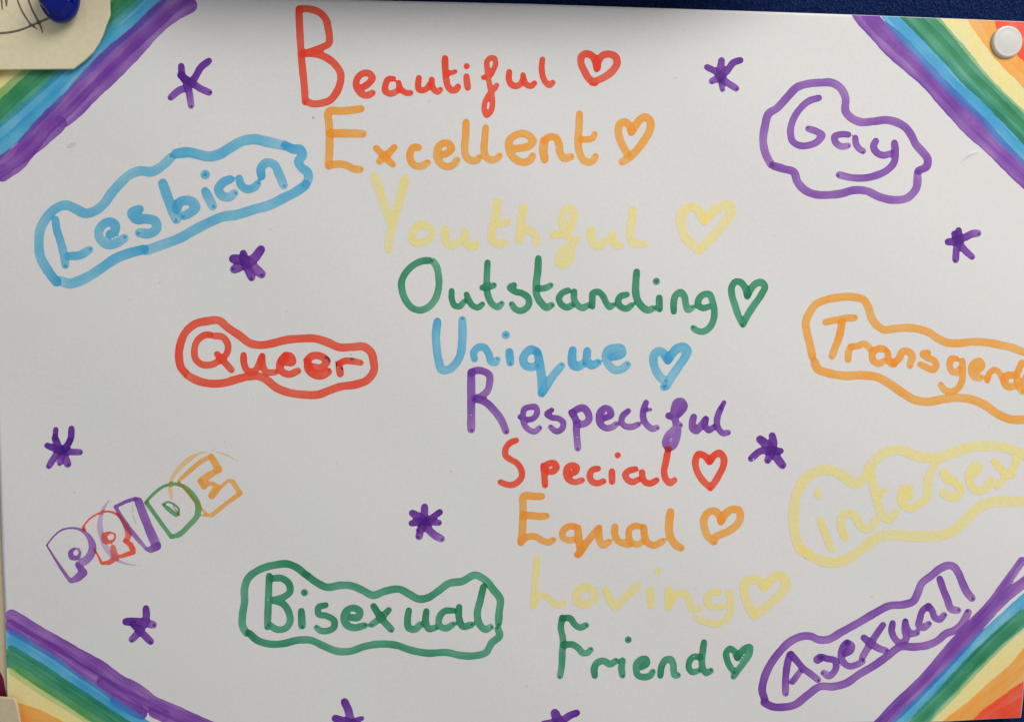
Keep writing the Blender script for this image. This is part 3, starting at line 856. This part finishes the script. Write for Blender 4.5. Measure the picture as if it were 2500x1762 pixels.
# ================================================================ cards around the poster
def card(name, outline, out, thick, mat, step=14, curl=None, **kw):
    """flat card cut to an outline traced on its own plane, with real thickness"""
    P2 = []
    n = len(outline)
    for i in range(n):
        a = np.array(outline[i], float); b = np.array(outline[(i+1) % n], float)
        m_ = max(1, int(np.linalg.norm(b-a)/step))
        for t in range(m_): P2.append(a+(b-a)*t/m_)
    P2 = np.array(P2)
    hh = out if curl is None else out+curl(P2[:, 0], P2[:, 1])
    V = unproject(P2[:, 0], P2[:, 1], hh); m_ = len(V)
    Vb = V+np.array([0, thick, 0])
    faces = [list(range(m_)), [m_+i for i in reversed(range(m_))]]+[[i, i+m_, (i+1) % m_+m_, (i+1) % m_] for i in range(m_)]
    root = empty(name, tuple(V.mean(0)), **kw)
    o = mesh_obj('card_sheet', np.vstack([V, Vb]), faces, mat, root, smooth=False)
    b = o.modifiers.new('bevel', 'BEVEL'); b.width = thick*.25; b.segments = 2; b.limit_method = 'ANGLE'
    return root
# top left: cream card with pencil lines
H1 = .035
c1 = card('pencil_note', [(-420,-300),(262,-300),(264,-60),(267,-10),(268,36),(263,50),(258,62),(250,85),(240,106),(226,128),(205,148),(178.5,168.5),(0,170.5),(-420,174)],
          H1, .012, M_CREAM, label='cream card with grey pencil lines overlapping the poster\'s top left corner', category='note card')
dn = DyeMap(-60, -60, 280, 180)
PZ = 8.2
recs = dn.lay(parse("""
v -200 690 40 0 670 44 200 650 44 400 605 44 600 530 40 800 440 42 900 400 44 1040 345 36
v 330 -150 26 350 0 30 400 140 32 500 330 36 600 470 34 660 530 34 740 580 20
v 540 -150 26 570 0 36 640 190 40 720 350 38 790 480 38 830 580 36 850 660 16
v 20 -100 36 35 60 36 45 190 24
v 110 -150 60 125 0 56 130 120 34""", 0, 0, PZ), 'pencil', pool=False)
o = dn.build('pencil_line', recs, M_PENCIL, None, lambda x, y: unproject(x, y, H1+.0008)); o.parent = c1; o.location = -c1.location
# bottom left: cream card
c2 = card('blank_note', [(-420,1696),(-60,1699.5),(0,1701.5),(30,1704.2),(35,1706),(38,1712),(41,1722),(45,1742),(48.5,1762),(56,1830),(60,1990),(-420,1990)],
          .030, .012, M_BEIGE, label='plain cream card overlapping the poster\'s bottom left corner', category='note card')
# left, behind the poster: beige card with a magenta shape
HB = -.016
c3 = card('painted_note', [(-500,700),(60,700),(60,1960),(-500,1960)], HB, .010, M_BEIGE,
          label='beige card with a magenta shape showing behind the poster\'s left edge', category='note card')
dp = DyeMap(-200, 1560, 60, 1800)
recs = dp.lay(parse("""
v -90 420 60 -30 560 90 10 700 130 30 850 150 60 1070 170 90 1280 170
v -110 520 60 -100 800 120 -80 1100 120""", 0, 1580, 8.8875), 'magenta', flat=True, pool=False)
o = dp.build('magenta_shape', recs, M_PAINT, None, lambda x, y: unproject(x, y, HB+.0008)); o.parent = c3; o.location = -c3.location

# ================================================================ pins
def lathe(name, prof, seg, mat, parent, centre, sx=1, sz=1, smooth=True, rot=0, **k):
    """profile (radius, out) turned about the axis that points out of the board"""
    V = []; Fc = []
    for r, h in prof:
        for i in range(seg):
            a = 2*math.pi*i/seg+rot
            V.append((centre[0]+r*sx*math.cos(a), centre[1]-h, centre[2]+r*sz*math.sin(a)))
    for j in range(len(prof)-1):
        for i in range(seg):
            a, b = j*seg+i, j*seg+(i+1) % seg
            Fc.append((a, b, b+seg, a+seg))
    Fc.append(tuple(reversed(range(seg)))); Fc.append(tuple((len(prof)-1)*seg+i for i in range(seg)))
    return mesh_obj(name, V, Fc, mat, parent, smooth=smooth, **k)
M_WP, nt, N, L, P = new_mat('white_plastic'); P.inputs['Base Color'].default_value = (.78, .775, .74, 1); P.inputs['Roughness'].default_value = .22
nz = N.new('ShaderNodeTexNoise'); nz.inputs['Scale'].default_value = 22; nz.inputs['Detail'].default_value = 4
rp = N.new('ShaderNodeValToRGB'); rp.color_ramp.elements[0].color = (.64, .635, .61, 1); rp.color_ramp.elements[1].color = (.72, .715, .69, 1)
tc = N.new('ShaderNodeTexCoord'); L.new(tc.outputs['Object'], nz.inputs['Vector']); L.new(nz.outputs[0], rp.inputs[0]); L.new(rp.outputs[0], P.inputs['Base Color'])
M_ST, nt, N, L, P = new_mat('steel'); P.inputs['Metallic'].default_value = 1; P.inputs['Base Color'].default_value = (.6, .6, .6, 1); P.inputs['Roughness'].default_value = .3
hx = .030
c = unproject(2461.5, 101.5, .019)
pw = empty('drawing_pin', (c[0], 0, c[2]), label='round white drawing pin in the top right corner of the poster', category='drawing pin')
R0 = 39.5*(-CAM[1]-hx)/F
prof = [(R0*.90, 0), (R0*.97, .003), (R0, .010), (R0*.992, .017), (R0*.965, .0225), (R0*.92, .026), (R0*.87, .0272), (R0*.83, .0268),
        (R0*.78, .0266), (R0*.6, .0276), (R0*.4, .0286), (R0*.2, .0292), (R0*.02, .0294)]
lathe('pin_head', [(r, h*.62) for r, h in prof], 72, M_WP, pw, (c[0], -.002, c[2]))
lathe('pin_point', [(.006, -.02), (.006, .006)], 16, M_ST, pw, (c[0], -.002, c[2]))
# blue faceted pin, cut by the top of the photo
M_BP, nt, N, L, P = new_mat('blue_plastic'); P.inputs['Base Color'].default_value = (.0, .006, .19, 1); P.inputs['Roughness'].default_value = .18
P.inputs['Coat Weight'].default_value = .1; P.inputs['Coat Roughness'].default_value = .05; P.inputs['Specular IOR Level'].default_value = .25
hb = H1
c = unproject(138.5, -12., hb+.06)
pb = empty('push_pin', (c[0], -hb, c[2]), label='dark blue faceted push pin holding the pencil note, cut by the photo\'s top edge', category='push pin')
Rx = 44.5*(-CAM[1]-hb-.04)/F; Rz = 58.5*(-CAM[1]-hb-.04)/F
lathe('pin_head', [(.55, .012), (.86, .018), (1.0, .032), (1.0, .046), (.93, .062)], 40, M_BP, pb, (c[0], -hb, c[2]), Rx, Rz)
prof = [(.93, .062), (.80, .080), (.62, .088)]
lathe('pin_facet', prof, 8, M_BP, pb, (c[0], -hb, c[2]), Rx, Rz, smooth=False, rot=math.pi/8)
lathe('pin_point', [(.012, -.06), (.014, .02)], 16, M_ST, pb, (c[0], -hb, c[2]))

# ================================================================ unseen card added above the frame to shade the poster's top edge
c4 = card('shade_card', [(560,-150),(1000,-140),(1750,-134),(2100,-230),(2100,-900),(330,-900),(330,-220)], .26, .01, M_PAPER,
          label='unseen blank white card added above the poster to shade its top edge', category='note card')
